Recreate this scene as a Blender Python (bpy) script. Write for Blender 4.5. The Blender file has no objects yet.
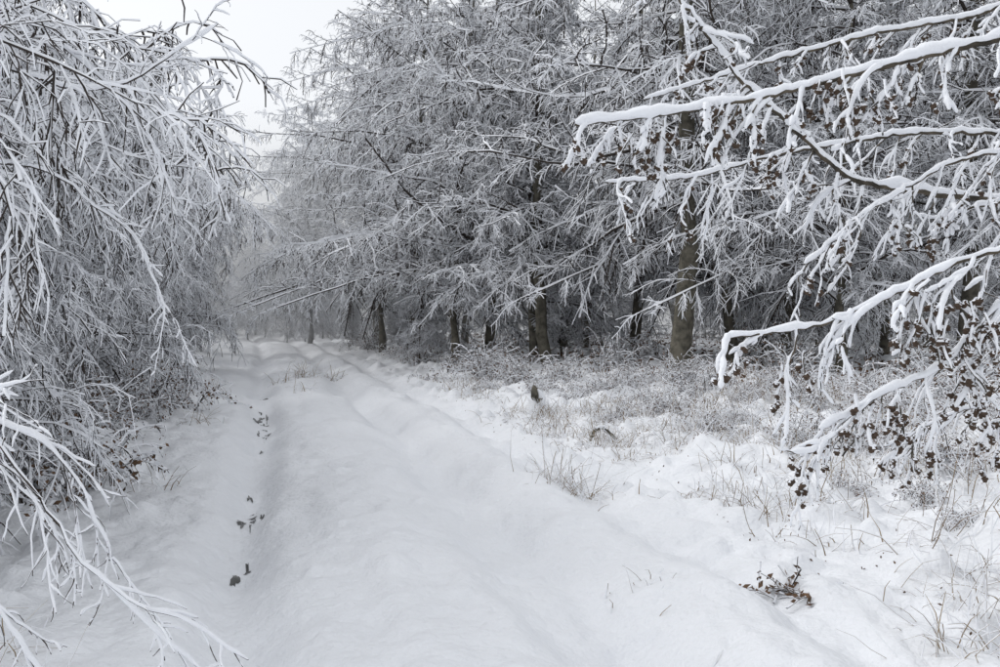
import bpy, math, numpy as np
rng = np.random.default_rng(11)
UP = np.array([0, 0, 1.0])
scene = bpy.context.scene

# ------------------------------------------------------------ noise / terrain
TAB = np.random.default_rng(3).random((256, 256))
def vn(x, y, s=0):
    x = np.asarray(x, float) + s * 17.31; y = np.asarray(y, float) + s * 9.77
    xi = np.floor(x).astype(int); yi = np.floor(y).astype(int)
    fx = x - xi; fy = y - yi
    fx = fx * fx * (3 - 2 * fx); fy = fy * fy * (3 - 2 * fy)
    a = TAB[xi & 255, yi & 255]; b = TAB[(xi + 1) & 255, yi & 255]
    c = TAB[xi & 255, (yi + 1) & 255]; d = TAB[(xi + 1) & 255, (yi + 1) & 255]
    return ((a * (1 - fx) + b * fx) * (1 - fy) + (c * (1 - fx) + d * fx) * fy) * 2 - 1
def sstep(a, b, x):
    t = np.clip((x - a) / (b - a), 0, 1); return t * t * (3 - 2 * t)
def trackx(y):
    return 0.82 - 0.237 * np.asarray(y, float) - 0.0007 * np.maximum(np.asarray(y, float) - 30, 0) ** 2
def height(x, y):
    x = np.asarray(x, float); y = np.asarray(y, float)
    yc = np.clip(y, -20, 90)
    w = 0.14 * vn(y * 0.35, y * 0 + 3, 5)
    u = (x - trackx(yc)) * 0.973
    g = lambda c, s: np.exp(-np.abs((u - c - w) / s) ** 2.4)
    dm = 1 + .45 * vn(y * .9, u * .2, 9)
    h = -0.20 * dm * g(-1.0, .25) - 0.17 * dm * g(.85, .30) + 0.05 * g(0, .42) - 0.10 * g(2.0, .2) + .05 * g(1.5, .25)
    h += 0.38 * sstep(2.2, 7.5, u) + 0.30 * sstep(2.0, 5.5, -u)
    rough = 0.42 + 1.0 * sstep(1.7, 2.8, u) + 0.7 * sstep(1.6, 2.6, -u)
    h += rough * (0.06 * vn(x * 1.3, y * 1.1, 1) + 0.045 * vn(x * 2.9, y * 2.6, 2))
    h += rough * 0.11 * np.maximum(vn(x * 4.3, y * 3.9, 6) - .1, 0)
    h -= 0.05 * np.maximum(vn(x * 2.7, y * 2.1, 15) - .45, 0) + .07 * np.maximum(vn(x * 6.3, y * 4.7, 16) - .5, 0)
    h += 0.032 * vn(u * 4.5, y * .45, 11) + .014 * vn(x * 3.6, y * 2.2, 12)
    h += (rough * .7 + .3) * 0.018 * vn(x * 8, y * 8, 3) + 0.008 * vn(x * 15, y * 15, 4)
    h += 0.05 * vn(x * .3, y * .3, 7)
    h += 0.6 * sstep(70, 250, y)
    return h

# ------------------------------------------------------------ mesh builder
class MB:
    def __init__(s): s.v = []; s.f = []; s.m = []; s.sm = []; s.n = 0
    def add(s, V, F, M, smooth=False):
        V = V.reshape(-1, 3); F = F.reshape(-1, 4)
        s.v.append(V); s.f.append(F + s.n); s.n += len(V)
        M = np.broadcast_to(np.asarray(M), (len(F),)); s.m.append(M)
        s.sm.append(np.full(len(F), smooth))
    def mesh(s, name, mats):
        V = np.concatenate(s.v).astype(np.float32); F = np.concatenate(s.f).astype(np.int32)
        me = bpy.data.meshes.new(name)
        me.vertices.add(len(V)); me.vertices.foreach_set('co', V.ravel())
        me.loops.add(F.size); me.loops.foreach_set('vertex_index', F.ravel())
        me.polygons.add(len(F)); me.polygons.foreach_set('loop_start', np.arange(len(F), dtype=np.int32) * 4)
        for m in mats: me.materials.append(m)
        me.polygons.foreach_set('material_index', np.concatenate(s.m).astype(np.int32))
        me.polygons.foreach_set('use_smooth', np.concatenate(s.sm))
        me.update(calc_edges=True)
        return me
def obj(name, me, loc=(0, 0, 0), rz=0, sc=1, parent=None, mats=None):
    o = bpy.data.objects.new(name, me); scene.collection.objects.link(o)
    o.location = loc; o.rotation_euler = (0, 0, rz)
    o.scale = (sc, sc, sc) if not hasattr(sc, '__len__') else sc
    if parent: o.parent = parent
    if mats:
        for sl_, m in zip(o.material_slots, mats):
            sl_.link = 'OBJECT'; sl_.material = m
    return o
def nrm(v): return v / np.maximum(np.linalg.norm(v, axis=-1, keepdims=True), 1e-9)
def frames(P, jit=0.3):
    T = nrm(np.gradient(P, axis=1))
    ref = UP + jit * np.concatenate([rng.normal(size=(len(P), 1, 2)), np.zeros((len(P), 1, 1))], -1)
    S = nrm(np.cross(T, ref)); U = np.cross(S, T)
    return T, S, U
def ringfaces(N, K, J):
    n = np.arange(N)[:, None, None] * K * J; k = np.arange(K - 1)[None, :, None] * J; j = np.arange(J)[None, None, :]
    j2 = (j + 1) % J
    return np.stack([n + k + j, n + k + j2, n + k + J + j2, n + k + J + j], -1)
def kite(mb, P, R, S):
    N, K = R.shape
    S = S * rng.uniform(.4, 1.6, (N, K))
    T, sd, up = frames(P)
    w = (R * 1.1 + S * .30)[..., None]
    V = np.stack([P + sd * w, P - up * R[..., None], P - sd * w, P + up * (S + R * .5)[..., None]], 2)
    F = ringfaces(N, K, 4)
    M = np.broadcast_to(np.array([0, 0, 1, 1]), (N, K - 1, 4)).ravel()
    mb.add(V, F, M)
def tube(mb, P, R, J, mat, lump=0.0):
    N, K = R.shape
    T, sd, up = frames(P, .05)
    a = np.arange(J) / J * 2 * np.pi
    r = R[:, :, None] * (1 + lump * rng.normal(size=(N, K, J)))
    V = P[:, :, None] + r[..., None] * (np.cos(a)[:, None] * sd[:, :, None] + np.sin(a)[:, None] * up[:, :, None])
    mb.add(V, ringfaces(N, K, J), mat, True)
def snowtube(mb, P, R, S, J=8, gap=.0, dec=.3):
    tube(mb, P, R, max(5, J - 2), 0, .08)
    T = nrm(np.gradient(P, axis=1)); hz = np.sqrt(np.clip(1 - T[..., 2] ** 2, 0, 1))
    N, K = R.shape
    q = rng.random((N, K)); q = (q + np.roll(q, 1, 1) * .8 + np.roll(q, -1, 1) * .8) / 2.6
    q2 = rng.random((N, K)); 
    for _ in range(3): q2 = (q2 + np.roll(q2, 1, 1) + np.roll(q2, -1, 1)) / 3
    q = .5 * q + .5 * (.5 + (q2 - .5) * 2.6)
    s = S * (.28 + .72 * hz) * np.clip(.1 + 1.8 * q, .12, 2)
    s = np.where(q < gap, s * .1, s)
    s[:, -1] *= .3
    C = P.copy(); C[..., 2] += R * .75 + s * .55
    C[..., :2] += rng.normal(size=(N, 1, 2)) * S[:, :1, None] * .15 * (1 - hz[..., None])
    tube(mb, C, s * .8 + R * .45, J, 1, .08)
def grow(P, R, n, Lrel, ang, droop, K, t0=.1, t1=1., noise=.12, rfac=.5, flat=.7, rmin=.003, Lmax=9, tip=.45, down=0., taper=1.):
    N, Kp = R.shape
    PL = np.linalg.norm(np.diff(P, axis=1), axis=-1).sum(1)
    t = t0 + (t1 - t0) * (np.arange(n)[None] + rng.random((N, n))) / n
    f = np.clip(t * (Kp - 1), 0, Kp - 1.001); i = f.astype(int); fr = f - i
    ar = np.arange(N)[:, None]
    st = P[ar, i] * (1 - fr[..., None]) + P[ar, i + 1] * fr[..., None]
    rp = R[ar, i] * (1 - fr) + R[ar, i + 1] * fr
    T = nrm(P[ar, i + 1] - P[ar, i])
    side = nrm(np.cross(T, UP + .01)) * np.where((np.arange(n) + rng.integers(0, 2)) % 2, 1, -1)[None, :, None]
    rd = rng.normal(size=T.shape); rd = nrm(rd - T * (rd * T).sum(-1, keepdims=True))
    pp = nrm(side * flat + rd * (1 - flat) - UP * down)
    a = np.radians(ang) * rng.uniform(.7, 1.25, (N, n))[..., None]
    d = (np.cos(a) * T + np.sin(a) * pp).reshape(-1, 3)
    L = np.minimum(PL[:, None] * Lrel, Lmax) * (1.12 - taper * .75 * t) * rng.uniform(.45, 1.3, (N, n)); L = L.ravel()
    M = N * n; Q = np.empty((M, K, 3)); Q[:, 0] = st.reshape(-1, 3)
    for k in range(1, K):
        d = nrm(d - UP * (droop / (K - 1)) + noise * rng.normal(size=d.shape))
        Q[:, k] = Q[:, k - 1] + d * (L / (K - 1))[:, None]
    r0 = np.maximum(rp.ravel() * rfac, rmin)
    RR = r0[:, None] * np.linspace(1, tip, K)[None]
    return Q, np.maximum(RR, rmin * .6)

# ------------------------------------------------------------ materials
def mat(name, col, rough=.8, var=.25, scale=6, col2=None, bump=0., bscale=60, detail=3, spec=.2, bdist=.02):
    m = bpy.data.materials.new(name); m.use_nodes = True; nt = m.node_tree; b = nt.nodes['Principled BSDF']
    b.inputs['Roughness'].default_value = rough; b.inputs['Specular IOR Level'].default_value = spec
    g = nt.nodes.new('ShaderNodeNewGeometry')
    n = nt.nodes.new('ShaderNodeTexNoise'); n.inputs['Scale'].default_value = scale; n.inputs['Detail'].default_value = detail
    nt.links.new(g.outputs['Position'], n.inputs['Vector'])
    r = nt.nodes.new('ShaderNodeValToRGB'); r.color_ramp.elements[0].position = .35; r.color_ramp.elements[1].position = .65
    c2 = col2 or tuple(c * (1 - var) for c in col)
    r.color_ramp.elements[0].color = (*c2, 1); r.color_ramp.elements[1].color = (*col, 1)
    nt.links.new(n.outputs['Fac'], r.inputs['Fac']); nt.links.new(r.outputs['Color'], b.inputs['Base Color'])
    if bump:
        n2 = nt.nodes.new('ShaderNodeTexNoise'); n2.inputs['Scale'].default_value = bscale; n2.inputs['Detail'].default_value = 4
        nt.links.new(g.outputs['Position'], n2.inputs['Vector'])
        bp = nt.nodes.new('ShaderNodeBump'); bp.inputs['Strength'].default_value = bump; bp.inputs['Distance'].default_value = bdist
        nt.links.new(n2.outputs['Fac'], bp.inputs['Height']); nt.links.new(bp.outputs['Normal'], b.inputs['Normal'])
    return m
M_SNOWG = mat('ground_snow', (.86, .875, .905), .65, .03, 1.5, bump=.7, bscale=22, bdist=.03)
M_SNOW = mat('branch_snow', (.87, .885, .92), .7, .05, 8, bump=.3, bscale=90)
M_TWSNOW = mat('twig_snow', (.87, .885, .92), 1.0, .08, 5, detail=1, spec=0.)
M_BARK = mat('larch_bark', (.12, .10, .075), .9, 0, 14, col2=(.045, .04, .033), bump=.8, bscale=40)
M_TWIG = mat('twig_bark', (.075, .064, .058), 1.0, .4, 10, detail=1, spec=0.)
M_TWIGF = mat('hazed_frost_twig_bark', (.34, .345, .36), 1.0, .3, 10, detail=1, spec=0.)  # far twigs: frost plus distance haze put into a paler grey
M_TRUNK = mat('trunk_bark', (.19, .175, .14), .95, 0, 7, col2=(.085, .08, .065), bump=1., bscale=25)
M_TRUNKF = mat('hazed_frost_trunk_bark', (.30, .30, .305), .95, 0, 7, col2=(.17, .17, .17))  # far trunks: bark greyed, mist painted in along with the frost
M_CONE = mat('cone_brown', (.095, .066, .048), .85, .4, 60)
M_LEAF = mat('dead_leaf', (.20, .12, .072), .8, 0, 9, col2=(.07, .048, .033))
M_STRAW = mat('straw', (.38, .30, .20), .8, 0, 3, col2=(.18, .13, .085))
M_WATER = mat('puddle_water', (.06, .06, .058), .3, .3, 5, spec=.5)

# ------------------------------------------------------------ ground
def build_ground():
    ys = [-60, -40, -25, -15, -8, -4, -2, 0, 1, 1.6]; y = 2.
    while y < 420:
        ys.append(y); y += max(.032, .0062 * y)
    ys = np.array(ys)
    s = np.concatenate([-np.geomspace(14, 1.02, 40), np.linspace(-1, 1, 520), np.geomspace(1.02, 14, 40)])
    Y = np.repeat(ys[:, None], len(s), 1); X = s[None] * (2.5 + .60 * np.maximum(Y, 2))
    Z = height(X, Y)
    mb = MB(); a, b = Y.shape
    i = np.arange(a - 1)[:, None] * b + np.arange(b - 1)[None]
    mb.add(np.stack([X, Y, Z], -1), np.stack([i, i + 1, i + b + 1, i + b], -1), 0, True)
    obj('snowy_ground', mb.mesh('snowy_ground', [M_SNOWG]))
build_ground()

# ------------------------------------------------------------ trees
def forest_tree(H, zmin, nl, Lmax, elev, droop, az0, asym, snow, nsec=14, ntw=11, r0=.18, K=9, zdense=11, kt=3):
    mb = MB()
    kz = 16; tz = np.linspace(0, 1, kz) ** 1.0
    P = np.zeros((1, kz, 3)); P[0, :, 2] = tz * H - .3
    P[0, :, 0] = np.cumsum(rng.normal(size=kz)) * .08; P[0, :, 1] = np.cumsum(rng.normal(size=kz)) * .08; P[0, 0, :2] = 0
    R = (r0 * (1 - .88 * tz))[None].copy(); R[0, 0] *= 1.2
    tube(mb, P, R, 14, 2, .04)
    nd = int(nl * .85)
    z = np.concatenate([zmin + (zdense - zmin) * (np.arange(nd) + rng.random(nd)) / nd, rng.uniform(zdense, H * .97, nl - nd)])
    az = np.arange(nl) * 2.399 + rng.normal(size=nl) * .5
    st = np.stack([np.interp(z, P[0, :, 2], P[0, :, 0]), np.interp(z, P[0, :, 2], P[0, :, 1]), z], -1)
    L = Lmax * (1.05 - z / H) ** .5 * (1 + asym * np.cos(az - az0)) * rng.uniform(.5, 1.2, nl)
    el = np.radians(elev + rng.normal(size=nl) * 12)
    d = np.stack([np.cos(az) * np.cos(el), np.sin(az) * np.cos(el), np.sin(el)], -1)
    LP = np.empty((nl, K, 3)); LP[:, 0] = st
    for k in range(1, K):
        dr = droop * (1.6 if k < K * .6 else -.2)
        d = nrm(d - UP * (dr / K) + .13 * rng.normal(size=d.shape)); LP[:, k] = LP[:, k - 1] + d * (L / (K - 1))[:, None]
    LR = (.008 * L + .005)[:, None] * np.linspace(1, .2, K)[None]
    kite(mb, LP, LR, LR * .5 + snow * 1.1)
    SP, SR = grow(LP, LR, nsec, .36, 58, droop * .8, 6, .08, 1., .18, .5, .6, .005)
    kite(mb, SP, SR, SR * .3 + snow)
    TP, TR = grow(SP, SR, ntw, .42, 52, .8, kt, .05, 1., .27, .6, .5, .004)
    kite(mb, TP, TR, np.full_like(TR, snow * .85) * np.linspace(1, .6, kt))
    return mb.mesh('forest_tree', [M_TWIG, M_TWSNOW, M_TRUNK])
PI = math.pi
protoA = [forest_tree(18, 2.8, 85, 3.7, 8, .3, PI, .35, .018, 15, 16),
          forest_tree(16, 2.2, 85, 3.9, 20, .7, PI, .4, .018, 15, 16),
          forest_tree(11, .9, 80, 4.2, 40, 1.0, PI, .35, .018, 15, 16, r0=.11, zdense=9),
          forest_tree(14, 1.6, 90, 5.0, 30, .9, PI, .4, .018, 17, 16, r0=.14)]
protoD = [forest_tree(18, 2.2, 65, 3.4, 5, .4, PI, 0, .010, 11, 10),
          forest_tree(16, 1.4, 65, 3.6, 15, .5, PI, 0, .010, 11, 10),
          forest_tree(7, .2, 60, 3.2, 35, .7, PI, 0, .009, 11, 10, r0=.06, zdense=5)]
HAZE_FROST = [M_TWIGF, M_TWSNOW, M_TRUNKF]  # materials for distant trees, haze and frost both carried by the colour

def place(name, me, x, y, rz, sc=1., parent=None, mats=None):
    return obj(name, me, (x, y, float(height(x, y))), rz, sc, parent, mats)
edge = [(3.75, 20.5, 0, 1.2), (1.3, 25.5, 1, .95), (6.8, 19.5, 3, .8), (9.5, 20, 0, 1.), (12, 18, 1, 1.), (5.6, 24, 3, 1),
        (-1.3, 28.5, 3, .95), (-3.0, 33.5, 3, 1.05), (-4.8, 39.6, 3, 1.1), (-6.0, 47, 3, 1.15), (-10.2, 52, 3, .95), (3.9, 28.5, 0, .9), (1.0, 27.5, 2, 1.1),
        (-12.0, 62, 3, 1.05), (2.4, 37, 0, .8), (7.3, 30, 1, 1.), (-1.6, 43.5, 0, .9), (7.4, 25.5, 2, 1.), (10.6, 27, 3, 1.1), (-.4, 34, 0, 1)]
for (x, y, k, s) in edge:
    place('larch_tree' if k < 2 else 'beech_tree', protoA[k], x, y, rng.normal() * .4 + .05, s, None, HAZE_FROST if y > 50 else None)
df = bpy.data.objects.new('distant_forest', None); scene.collection.objects.link(df)
for gy in np.arange(26, 62, 5.4):
    for gx in np.arange(-30, 40, 5.4):
        x = gx + rng.normal() * 1.7; y = gy + rng.normal() * 1.7
        u = x - trackx(min(y, 90))
        if u < 8.5: continue
        if x > .56 * y + 3: continue
        if u > 32: continue
        place('forest_tree', protoD[rng.integers(3)] if rng.random() < .85 else protoA[rng.integers(4)], x, y, rng.uniform(0, 6.28), rng.uniform(.75, 1.15), df, None)
for i in range(30):
    y = rng.uniform(30, 56); x = trackx(y) + rng.uniform(8, 30) + (y - 30) * .2
    place('thicket_bush', protoD[2], x, y, rng.uniform(0, 6.28), rng.uniform(.5, .9), df)
for i in range(16):
    y = 30 + i * 2.6 + rng.normal(); x = trackx(y) + rng.uniform(3.3, 5.6)
    place('young_beech_tree', protoA[2], x, y, rng.uniform(0, 6.28), rng.uniform(.18, .34))
for i in range(10):
    y = rng.uniform(60, 72); x = float(trackx(y)) - 5 + i * 1.2
    place('thicket_bush', protoA[2], x, y, rng.uniform(0, 6.28), rng.uniform(.3, .5), df, HAZE_FROST)
for gy in np.arange(34, 92, 7):
    for q in range(2):
        y = gy + rng.normal(); x = trackx(min(y, 90)) - 7.0 - q * 5 - rng.random() * 2
        place('forest_tree', protoA[2 + rng.integers(2)], x, y, PI + rng.normal() * .6, rng.uniform(.52, .74), df, HAZE_FROST if y > 45 else None)
for i in range(14):
    y = rng.uniform(74, 90); x = -44 + i * 2.7 + rng.normal()
    place('forest_tree', protoA[2 + rng.integers(2)], x, y, rng.uniform(0, 6.28), rng.uniform(.65, .95), df, HAZE_FROST)

def birch(nst, H, az0, snow, r0=.035, n1=20, n2=15, n3=11):
    mb = MB(); K = 14
    az = az0 + rng.normal(size=nst) * 1.3; L = H * rng.uniform(.7, 1.1, nst)
    lean = np.radians(rng.uniform(2, 18, nst))
    d = np.stack([np.cos(az) * np.sin(lean), np.sin(az) * np.sin(lean), np.cos(lean)], -1)
    out = np.stack([np.cos(az), np.sin(az), 0 * az], -1)
    P = np.empty((nst, K, 3)); P[:, 0] = rng.normal(size=(nst, 3)) * [.35, .35, 0] - UP * .2
    for k in range(1, K):
        d = nrm(d + (out * .06 - UP * .06) * (k / K * 1.4) + .08 * rng.normal(size=d.shape)); P[:, k] = P[:, k - 1] + d * (L / (K - 1))[:, None]
    R = (r0 * rng.uniform(.6, 1.1, nst))[:, None] * np.linspace(1, .15, K)[None]
    snowtube(mb, P, R, np.full_like(R, snow * 1.3), 8)
    A, AR = grow(P, R, n1, .28, 62, 1.0, 9, .10, 1., .17, .5, .2, .005, taper=.5)
    kite(mb, A, AR, AR * .3 + snow * 1.15)
    B, BR = grow(A, AR, n2, .46, 56, 1.4, 6, .08, 1., .2, .55, .35, .0035, taper=.5)
    kite(mb, B, BR, np.full_like(BR, snow * .95))
    C, CR = grow(B, BR, n3, .42, 48, 1.0, 3, .08, 1., .3, .7, .4, .0028, taper=.4)
    kite(mb, C, CR, np.full_like(CR, snow * .78) * np.linspace(1, .6, 3))
    return mb.mesh('birch_tree', [M_TWIG, M_TWSNOW])
protoB = [birch(8, 5.4, 0, .014), birch(8, 4.8, 0, .0145), birch(8, 6.0, 0, .014)]
for (x, y, k, s, r) in [(-4.7, 6.2, 0, .78, .5), (-5.4, 8.4, 1, .95, .3), (-6.3, 11, 2, .9, -.2), (-7.2, 14, 0, 1.05, .3), (-8.2, 17.5, 1, 1.2, -.3),
                        (-9.4, 22, 2, 1.1, .1), (-10.7, 27, 0, 1.3, .2), (-12.4, 33, 1, 1.5, -.1), (-14.2, 40, 2, 1.4, .1), (-8.3, 10, 2, 1.05, 1.2),
                        (-11.0, 15.5, 1, 1.4, -.4), (-13.8, 21, 0, 1.4, .1), (-6.6, 6.8, 1, 1.2, .7)]:
    place('birch_tree', protoB[k], x, y, r, s)

# ------------------------------------------------------------ undergrowth
def leaves(mb, C, size, m):
    N = len(C); a = nrm(rng.normal(size=(N, 3))); b = nrm(np.cross(a, rng.normal(size=(N, 3))))
    sz = size * rng.uniform(.5, 1.3, (N, 1))
    V = np.stack([C - a * sz, C + b * sz * .5, C + a * sz, C - b * sz * .5], 1)
    mb.add(V, np.arange(N * 4).reshape(N, 4), m)
def bramble(n=34, L=1.1, leaf=420, snow=.016):
    mb = MB(); K = 8
    az = rng.uniform(0, 6.28, n); el = np.radians(rng.uniform(35, 85, n))
    d = np.stack([np.cos(az) * np.cos(el), np.sin(az) * np.cos(el), np.sin(el)], -1); Ls = L * rng.uniform(.5, 1.2, n)
    P = np.empty((n, K, 3)); P[:, 0] = rng.normal(size=(n, 3)) * [.3, .3, 0] - UP * .05
    for k in range(1, K):
        d = nrm(d - UP * .24 + .12 * rng.normal(size=d.shape)); P[:, k] = P[:, k - 1] + d * (Ls / (K - 1))[:, None]
    R = np.full((n, K), .007) * np.linspace(1, .4, K); kite(mb, P, R, np.full_like(R, snow))
    A, AR = grow(P, R, 7, .4, 55, .9, 5, .2, 1., .2, .7, .3, .004); kite(mb, A, AR, np.full_like(AR, snow * .8))
    pts = A.reshape(-1, 3); c = pts[rng.integers(0, len(pts), leaf)] + rng.normal(size=(leaf, 3)) * .03
    leaves(mb, c, .032, 2)
    c = pts[rng.integers(0, len(pts), leaf // 2)] + [0, 0, .02]
    leaves(mb, c, .04, 1)
    return mb.mesh('bramble_bush', [M_TWIG, M_TWSNOW, M_LEAF])
protoR = [bramble(34, 1.1, 700, .014), bramble(40, 1.4, 950, .014), bramble(26, .8, 550, .014)]
for i in range(44):
    y = 4.8 + i * .44 + rng.random() * .5; x = trackx(y) - 2.8 - rng.random() * 1.5 - (.7 if y < 8 else 0)
    place('bramble_bush', protoR[rng.integers(3)], x, y, rng.uniform(0, 6.28), rng.uniform(.5, 1.1))
for (x, y, s) in [(3.6, 9.6, .4), (4.6, 10.5, .5), (5.6, 11.5, .8), (2.2, 14.5, .35), (.4, 20.5, .7), (-.3, 22, .8), (1.3, 19.5, .6), (2.6, 19, .5), (5, 16.5, .7), (6.6, 15, .8),
                  (-1.2, 25, .7), (-2.6, 30, .9), (7.6, 14, .8), (3.1, 17, .5), (-4, 36, .8), (8.2, 17, 1.), (2.3, 22, .9), (.2, 24, .9), (-.8, 28, .9), (4.6, 20, .8),
                  (-2.2, 33, 1.), (-5.6, 42, 1.), (3.2, 24, .9), (6, 20.5, .9), (4.2, 12.8, .4), (5.1, 13.6, .5), (6.2, 13, .6), (2.9, 12.2, .3), (3.7, 14.4, .4), (1.7, 17, .35), (2.9, 8.2, .25), (3.4, 7.6, .3),
                  (3.9, 11.2, .45), (4.9, 12, .5), (2.9, 15.5, .5), (4.3, 15, .55), (3.9, 8.6, .4), (3.2, 6.6, .25), (-.4, 19.5, .45), (-1.6, 23, .5), (.8, 18, .4)]:
    place('bramble_bush', protoR[rng.integers(3)], x, y, rng.uniform(0, 6.28), s)
for i in range(50):
    y = rng.uniform(7.5, 18); x = float(trackx(y)) + rng.uniform(4.0, 9.5)
    place('bracken_clump', protoR[rng.integers(3)], x, y, rng.uniform(0, 6.28), rng.uniform(.2, .5))
mb = MB(); n = 16000; yy = rng.uniform(14, 60, n); xx = trackx(yy) + rng.uniform(6.2, 30, n)
C = np.stack([xx, yy, height(xx, yy) + .03], -1); leaves(mb, C, .07, 0)
n = 5000; yy = rng.uniform(6, 30, n); xx = trackx(yy) - rng.uniform(3.3, 7, n); leaves(mb, np.stack([xx, yy, height(xx, yy) + .02], -1), .03, 0)
n = 1600; yy = rng.uniform(4, 24, n); xx = trackx(yy) + rng.uniform(2.4, 8, n); leaves(mb, np.stack([xx, yy, height(xx, yy) + .008], -1), .012, 0)
obj('leaf_litter', mb.mesh('leaf_litter', [M_LEAF]))

# dry grass
mb = MB(); cen = []
for i in range(1200):
    y = rng.uniform(6, 24) if i < 400 else rng.uniform(6.5, 15); u = rng.uniform(2.8, 9.5)
    if vn((trackx(y) + u) * .7, y * .5, 21) < -.25: continue
    cen.append((trackx(y) + u, y, rng.uniform(.05, .22), 22))
for (x, y, l, n) in [(.62, 9.0, .28, 80), (.72, 8.6, .24, 60), (.5, 9.5, .22, 40), (-4.9, 24.5, .36, 60), (-5.2, 23.5, .3, 50), (-4.5, 26, .3, 40), (.75, 5.6, .12, 9), (.84, 5.5, .1, 7),
                     (2.75, 5.7, .26, 40), (2.5, 5.3, .22, 30), (2.95, 6.3, .28, 40), (3.3, 6.9, .28, 40), (2.4, 4.9, .22, 26), (3.6, 7.6, .28, 50), (.86, 4.4, .09, 8), (2.9, 5.3, .25, 30),
                     (1.7, 8.2, .16, 30), (2.2, 9.4, .2, 40), (2.9, 10, .22, 50), (1.4, 10.5, .2, 30), (2.6, 7.4, .2, 40), (2.3, 6.6, .16, 30), (3.1, 8.4, .24, 50), (2.2, 4.6, .24, 40), (2.6, 4.7, .26, 40),
                     (-2.1, 4.2, .22, 18), (-2.4, 4.6, .25, 22), (-3.3, 9.2, .2, 26), (-4.4, 14, .25, 30), (-5.6, 19, .3, 40), (-3.9, 19.5, .2, 20)]:
    cen.append((x, y, l, n))
for (x, y, l, n) in cen:
    az = rng.uniform(0, 6.28, n); el = np.radians(rng.uniform(25, 88, n)); K = 4
    d = np.stack([np.cos(az) * np.cos(el), np.sin(az) * np.cos(el), np.sin(el)], -1); Ls = l * rng.uniform(.4, 1.8, n)
    P = np.empty((n, K, 3)); bx = x + rng.normal(size=n) * .13 * (1 + l); by = y + rng.normal(size=n) * .13 * (1 + l)
    P[:, 0] = np.stack([bx, by, height(bx, by) - .01], -1)
    for k in range(1, K):
        d = nrm(d - UP * rng.uniform(.02, .5, (n, 1)) + .12 * rng.normal(size=d.shape)); P[:, k] = P[:, k - 1] + d * (Ls / (K - 1))[:, None]
    R = np.full((n, K), .0015 + .00012 * y) * np.linspace(1, .5, K)
    kite(mb, P, R, R * rng.choice([.4, 1.6, 2.6], (n, 1)))
obj('dry_grass', mb.mesh('dry_grass', [M_STRAW, M_TWSNOW]))

def puddle(x, y, a, b):
    mb = MB(); n = 28; t = np.arange(n) / n * 2 * np.pi
    r = 1 + .35 * np.sin(t * 3 + x * 9) + .25 * np.sin(t * 5 + y * 5) + .15 * np.sin(t * 8 + y * 15) + rng.normal(size=n) * .1
    ring = lambda q: np.stack([x + np.cos(t) * r * a * q - np.sin(t) * r * b * q * .237, y + np.sin(t) * r * b * q], -1)
    V = []
    for q in (.02, .35, .7, 1.):
        xy = ring(q); V.append(np.stack([xy[:, 0], xy[:, 1], height(xy[:, 0], xy[:, 1]) + .005], -1))
    mb.add(np.stack(V), ringfaces(1, 4, n), 0, True)
    obj('puddle', mb.mesh('puddle', [M_WATER]))
for (y0, n, a) in [(6.9, 2, .022), (8.3, 7, .022), (9.3, 4, .018), (13, 2, .02), (15.0, 4, .03), (17.0, 5, .045), (19.5, 3, .04)]:
    for _ in range(n):
        y = y0 + rng.normal() * .05 * y0 * .5
        puddle(float(trackx(y)) - 1.0 + .14 * float(vn(y * .35, 3, 5)) + rng.normal() * .06, y, a * rng.uniform(.4, 1.5), a * rng.uniform(2, 6))

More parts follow.
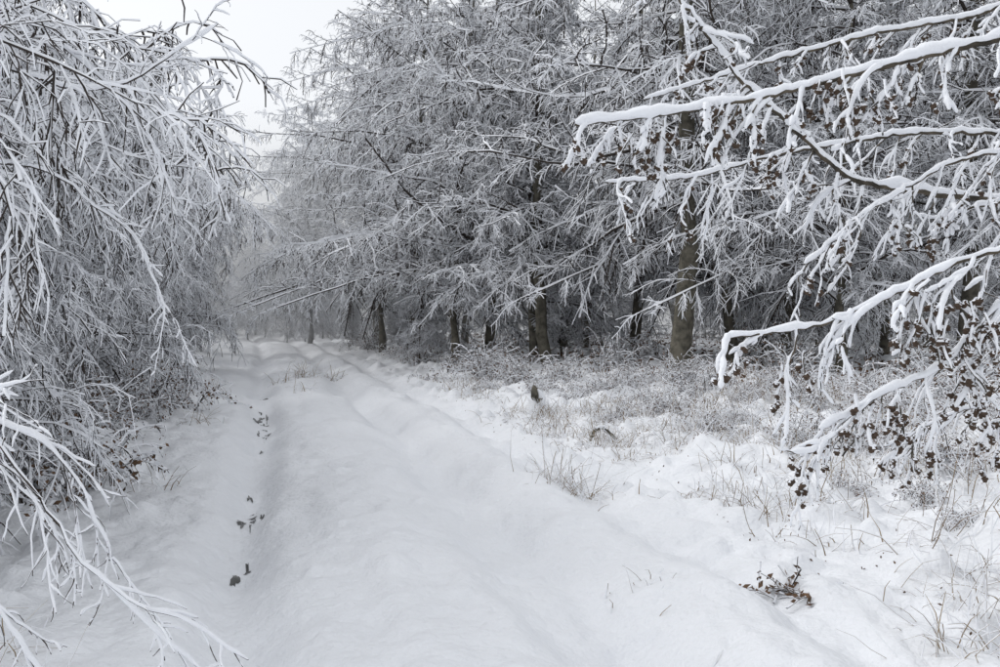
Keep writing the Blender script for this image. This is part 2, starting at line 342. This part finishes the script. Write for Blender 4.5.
# ------------------------------------------------------------ foreground larch
def resample(pts, K, wob=.0):
    pts = np.array(pts, float); L = np.r_[0, np.cumsum(np.linalg.norm(np.diff(pts, axis=0), axis=1))]
    t = np.linspace(0, L[-1], K); Q = np.stack([np.interp(t, L, pts[:, i]) for i in range(3)], -1)
    for _ in range(3): Q[1:-1] = (Q[:-2] + 2 * Q[1:-1] + Q[2:]) / 4
    Q[1:-1] += rng.normal(size=(K - 2, 3)) * wob
    return Q
mbl = MB()
tp = resample([(4.9, 5.2, -.3), (4.9, 5.2, 3), (4.95, 5.25, 8), (5.0, 5.3, 14)], 24)[None]
tube(mbl, tp, np.linspace(.22, .08, 24)[None], 16, 2, .04)
mains = [
 ([(4.9, 5.2, 3.3), (3.4, 4.7, 3.15), (2.26, 4.4, 2.85), (1.85, 4.5, 2.77), (1.42, 4.6, 2.67), (.92, 4.7, 2.58), (.37, 4.8, 2.54)], .022, .024),
 ([(4.9, 5.2, 2.2), (3.6, 5.2, 2.15), (2.67, 5.2, 2.21), (2.14, 5.2, 2.27), (1.87, 5.2, 2.32), (1.6, 5.2, 2.56), (1.28, 5.2, 2.86), (.96, 5.2, 3.28), (.8, 5.2, 3.6)], .022, .02),
 ([(4.9, 5.2, 2.0), (3.3, 4.3, 2.1), (2.06, 4.0, 1.87), (1.89, 4.0, 1.82), (1.65, 4.0, 1.70), (1.44, 4.0, 1.60), (1.235, 4.0, 1.54), (.926, 4.0, 1.505)], .016, .018),
 ([(4.9, 5.2, 1.9), (3.2, 4.4, 1.95), (2.11, 4.1, 1.66), (1.86, 4.1, 1.37), (1.6, 4.1, 1.26), (1.35, 4.1, 1.115)], .014, .015),
 ([(4.9, 5.2, 2.9), (4, 5.9, 2.9), (3.1, 6.0, 2.72), (2.5, 6.0, 2.72), (1.75, 6.0, 2.6), (1.2, 6.0, 2.45), (.65, 6.0, 2.42)], .016, .015),
 ([(4.9, 5.2, 3.7), (3.9, 6.4, 3.9), (3.2, 6.5, 3.6), (2.5, 6.6, 3.5), (1.7, 6.7, 3.3), (1.0, 6.8, 3.1)], .018, .016),
 ([(4.9, 5.2, 2.5), (3.8, 4.8, 2.4), (2.7, 4.8, 2.45), (2.2, 4.8, 2.35), (1.8, 4.8, 2.1), (1.5, 4.8, 1.85)], .013, .014),
 ([(4.9, 5.2, 1.7), (3.6, 5.0, 1.5), (2.7, 4.9, 1.25), (2.2, 4.8, 1.1), (1.9, 4.8, .95)], .011, .013),
]
def cones(mb, C, r):
    N = len(C); nu, nv = 8, 7; a = np.arange(nu) / nu * 2 * np.pi; b = np.linspace(0.08, np.pi - .08, nv)
    rad = np.sin(b) * np.where(np.arange(nv) % 2, 1.2, .8); z = -np.cos(b) * 1.2
    base = np.stack([rad[:, None] * np.cos(a + (np.arange(nv) % 2)[:, None] * .39), rad[:, None] * np.sin(a + (np.arange(nv) % 2)[:, None] * .39), np.repeat(z[:, None], nu, 1)], -1)
    tilt = rng.normal(size=(N, 2)) * .35
    s = r * rng.uniform(.75, 1.2, N)
    V = base[None] * s[:, None, None, None]
    V = V + np.stack([V[..., 2] * tilt[:, None, None, 0], V[..., 2] * tilt[:, None, None, 1], 0 * V[..., 2]], -1)
    V = V * (1 + .06 * rng.normal(size=V.shape[:3] + (1,))) + C[:, None, None]
    F = ringfaces(N, nv, nu)
    M = np.zeros((N, nv - 1, nu), int) + 3
    M[:, -1:] = 1; M[:, -2] = np.where(rng.random((N, nu)) < .6, 1, 3)
    M[:, -3] = np.where(rng.random((N, nu)) < .25, 1, 3)
    mb.add(V, F, M.ravel(), False)
allc = []
for j, (pts, r, s) in enumerate(mains):
    K = 130; P = resample(pts, K, .004)[None]; R = (r * np.linspace(1.2, .3, K))[None]
    snowtube(mbl, P, R, (s * np.linspace(1.25, .85, K))[None], 12)
    Pt = P[:, 30:]; Rt = R[:, 30:]
    A, AR = grow(Pt, Rt, 27, .22, 58, 1.0, 16, .0, 1., .14, .55, .45, .0045, Lmax=.46, down=.75, taper=.35)
    snowtube(mbl, A, AR, np.full_like(AR, s * .72), 8, .28)
    B, BR = grow(A, AR, 6, .42, 45, .9, 9, .1, .95, .18, .75, .4, .0035, down=.2)
    snowtube(mbl, B, BR, np.full_like(BR, s * .58), 7, .28)
    for Q in (A, B):
        n = len(Q); sel = rng.random(n) < (.28 if j in (0, 3, 7) else .16)
        for q in Q[sel]:
            m = rng.integers(2, 6); i = rng.integers(2, len(q), m)
            allc.append(q[i] + rng.normal(size=(m, 3)) * .010 - [0, 0, .010])
hp = []
for (x, y, z, n) in [(1.80, 4.0, 1.72, 7), (1.9, 4.05, 1.6, 7), (1.7, 4.1, 1.27, 6), (1.5, 4.1, 1.2, 3), (1.95, 4.1, 1.4, 4), (.80, 4.75, 2.5, 5), (1.15, 4.65, 2.6, 4), (1.65, 4.55, 2.65, 4), (1.55, 4.55, 2.68, 3), (1.3, 4.1, 1.4, 2)]:
    for _ in range(n):
        p = np.array([x, y, z]) + rng.normal(size=3) * [.08, .05, .02]; q = [p]; d = nrm(np.array([rng.normal() * .4 - .15, rng.normal() * .3, -1]))
        for k in range(8): d = nrm(d + rng.normal(size=3) * .15 - [0, 0, .1]); q.append(q[-1] + d * rng.uniform(.018, .035))
        hp.append(q)
hp = np.array(hp); HR = np.full(hp.shape[:2], .004); snowtube(mbl, hp, HR, np.full_like(HR, .010), 7, .25)
for q in hp:
    m = rng.integers(3, 8); i = rng.integers(2, 9, m); allc.append(q[i] + rng.normal(size=(m, 3)) * .012)
cones(mbl, np.concatenate(allc), .0135)
obj('larch_tree_with_cones', mbl.mesh('larch_tree_with_cones', [M_BARK, M_SNOW, M_TRUNK, M_CONE]))

mbf = MB()
for pts, r, s in [
 ([(-3.4, 3.2, 0), (-2.9, 3.1, 1.0), (-2.2, 3.05, 1.5), (-1.6, 3, 1.28), (-1.42, 3, 1.03), (-1.3, 3, .84), (-1.14, 3, .69), (-.93, 3, .5)], .009, .010),
 ([(-3.4, 3.2, 0), (-2.8, 3.3, 1.2), (-2.1, 3.3, 1.45), (-1.75, 3.3, 1.25), (-1.55, 3.3, 1.18), (-1.4, 3.3, 1.0), (-1.3, 3.3, .7)], .007, .010),
 ([(-3.4, 3.2, 0), (-2.6, 3.0, .9), (-1.9, 2.9, 1.05), (-1.55, 2.9, .8), (-1.4, 2.9, .55), (-1.2, 2.9, .3)], .007, .009),
 ([(-3.4, 3.2, 0), (-3.4, 4.2, 2.0), (-2.7, 4.7, 2.9), (-2.1, 5, 2.72), (-1.85, 5, 2.82), (-1.5, 5.2, 3.15)], .013, .012),
 ([(-3.4, 3.6, 0), (-3.5, 4.4, 1.8), (-2.8, 4.9, 2.4), (-2.3, 5, 2.35), (-1.9, 5.1, 2.0), (-1.75, 5.1, 1.6)], .010, .011),
 ([(-3.6, 4.2, 0), (-3.6, 5, 2.2), (-3.0, 5.2, 3.2), (-2.4, 5.2, 3.1), (-1.95, 5.3, 2.7), (-1.8, 5.4, 2.2)], .012, .012)]:
    K = 60; P = resample(pts, K, .005)[None]; R = (r * np.linspace(1.3, .3, K))[None]
    snowtube(mbf, P, R, np.full_like(R, s), 10)
    A, AR = grow(P[:, 22:], R[:, 22:], 18, .25, 38, .6, 14, .0, 1., .13, .55, .45, .003, Lmax=.5, down=.3, taper=.4)
    snowtube(mbf, A, AR, np.full_like(AR, s * .6), 7, .3)
    B, BR = grow(A, AR, 7, .4, 40, .5, 8, .1, .95, .18, .7, .4, .0022)
    snowtube(mbf, B, BR, np.full_like(BR, s * .45), 6, .33)
obj('birch_sapling', mbf.mesh('birch_sapling', [M_TWIG, M_SNOW]))

# ------------------------------------------------------------ small things on the verge
def gz(x, y): return float(height(x, y))
m1 = MB(); P = resample([(1.12, 12, gz(1.12, 12)), (1.16, 12, gz(1.1, 12) + .15), (1.28, 12, gz(1.2, 12) + .19), (1.46, 12.1, gz(1.46, 12.1) - .02)], 20, .004)[None]
tube(m1, P, np.full((1, 20), .022), 8, 0, .1); C = P.copy(); C[..., 2] += .02; tube(m1, C[:, 6:12], np.full((1, 6), .02), 8, 1, .1)
obj('fallen_branch', m1.mesh('fallen_branch', [M_TRUNK, M_SNOW]))
m2 = MB(); x, y = .57, 15.; P = np.array([[[x, y, gz(x, y) - .1], [x + .02, y, gz(x, y) + .06], [x - .01, y, gz(x, y) + .13], [x - .04, y, gz(x, y) + .19], [x - .05, y, gz(x, y) + .27]]])
tube(m2, P, np.array([[.11, .10, .07, .05, .008]]), 11, 0, .28)
C = P[:, :4].copy(); C[..., 0] += .05; C[..., 2] += .02; tube(m2, C, np.array([[.08, .07, .05, .01]]), 10, 1, .1)
obj('tree_stump', m2.mesh('tree_stump', [M_TRUNK, M_SNOW]))
m3 = MB(); n = 34; c = np.array([1.66, 5.6, gz(1.66, 5.6) + .01]); P = np.empty((n, 6, 3)); P[:, 0] = c + rng.normal(size=(n, 3)) * [.12, .06, 0]
d = nrm(rng.normal(size=(n, 3)) * [1.2, .6, .3] + UP * .3)
for k in range(1, 6): d = nrm(d - UP * .1 + .2 * rng.normal(size=d.shape)); P[:, k] = P[:, k - 1] + d * .035
R = np.full((n, 6), .004); kite(m3, P, R, R * rng.choice([.3, 2], (n, 1))); leaves(m3, np.concatenate([P[:, 3], P[:, 1], P[:, 2]]) + [0, 0, .01], .026, 2)
obj('fallen_twigs', m3.mesh('fallen_twigs', [M_TWIG, M_SNOW, M_LEAF]))

# mist lying further down the ride
mm = bpy.data.materials.new('mist'); mm.use_nodes = True; nt = mm.node_tree; nt.nodes.remove(nt.nodes['Principled BSDF'])
vs = nt.nodes.new('ShaderNodeVolumeScatter'); vs.inputs['Density'].default_value = .019; vs.inputs['Color'].default_value = (.97, .98, 1, 1)
nt.links.new(vs.outputs[0], nt.nodes['Material Output'].inputs['Volume'])
bx = np.array([(x, y, z) for z in (-1, 9) for (x, y) in ((-70, 34), (40, 34), (40, 105), (-70, 105))], float)
me = bpy.data.meshes.new('mist'); me.from_pydata(bx.tolist(), [], [(3, 2, 1, 0), (4, 5, 6, 7), (0, 1, 5, 4), (1, 2, 6, 5), (2, 3, 7, 6), (3, 0, 4, 7)]); me.materials.append(mm)
obj('mist', me)

# ------------------------------------------------------------ light, sky, camera
w = bpy.data.worlds.new('World'); scene.world = w; w.use_nodes = True; nt = w.node_tree
bg = nt.nodes['Background']; sky = nt.nodes.new('ShaderNodeTexSky'); sky.sky_type = 'NISHITA'; sky.sun_disc = False
EL, AZ = math.radians(40), math.radians(-70)
sky.sun_elevation = EL; sky.sun_rotation = AZ; sky.dust_density = 5; sky.air_density = 1.0
hs = nt.nodes.new('ShaderNodeHueSaturation'); hs.inputs['Saturation'].default_value = .15
mx = nt.nodes.new('ShaderNodeMixRGB'); mx.inputs['Fac'].default_value = .6; mx.inputs['Color2'].default_value = (8.9, 9.15, 9.55, 1)
nt.links.new(sky.outputs[0], hs.inputs['Color']); nt.links.new(hs.outputs[0], mx.inputs['Color1']); nt.links.new(mx.outputs[0], bg.inputs['Color'])
bg.inputs['Strength'].default_value = .13
sl = bpy.data.lights.new('sun', 'SUN'); sl.energy = .75; sl.angle = math.radians(14); sl.color = (1, .99, .98)
so = bpy.data.objects.new('sun', sl); scene.collection.objects.link(so)
from mathutils import Vector
sd = Vector((math.sin(AZ) * math.cos(EL), math.cos(AZ) * math.cos(EL), math.sin(EL)))
so.rotation_euler = sd.to_track_quat('Z', 'Y').to_euler()
scene.view_settings.view_transform = 'Standard'
cam = bpy.data.cameras.new('camera'); cam.lens = 35; cam.sensor_width = 36; cam.clip_end = 2000
co = bpy.data.objects.new('camera', cam); scene.collection.objects.link(co)
co.location = (0, 0, 1.6 + 0.0); co.rotation_euler = (math.radians(90 - 1.06), 0, 0)
scene.camera = co
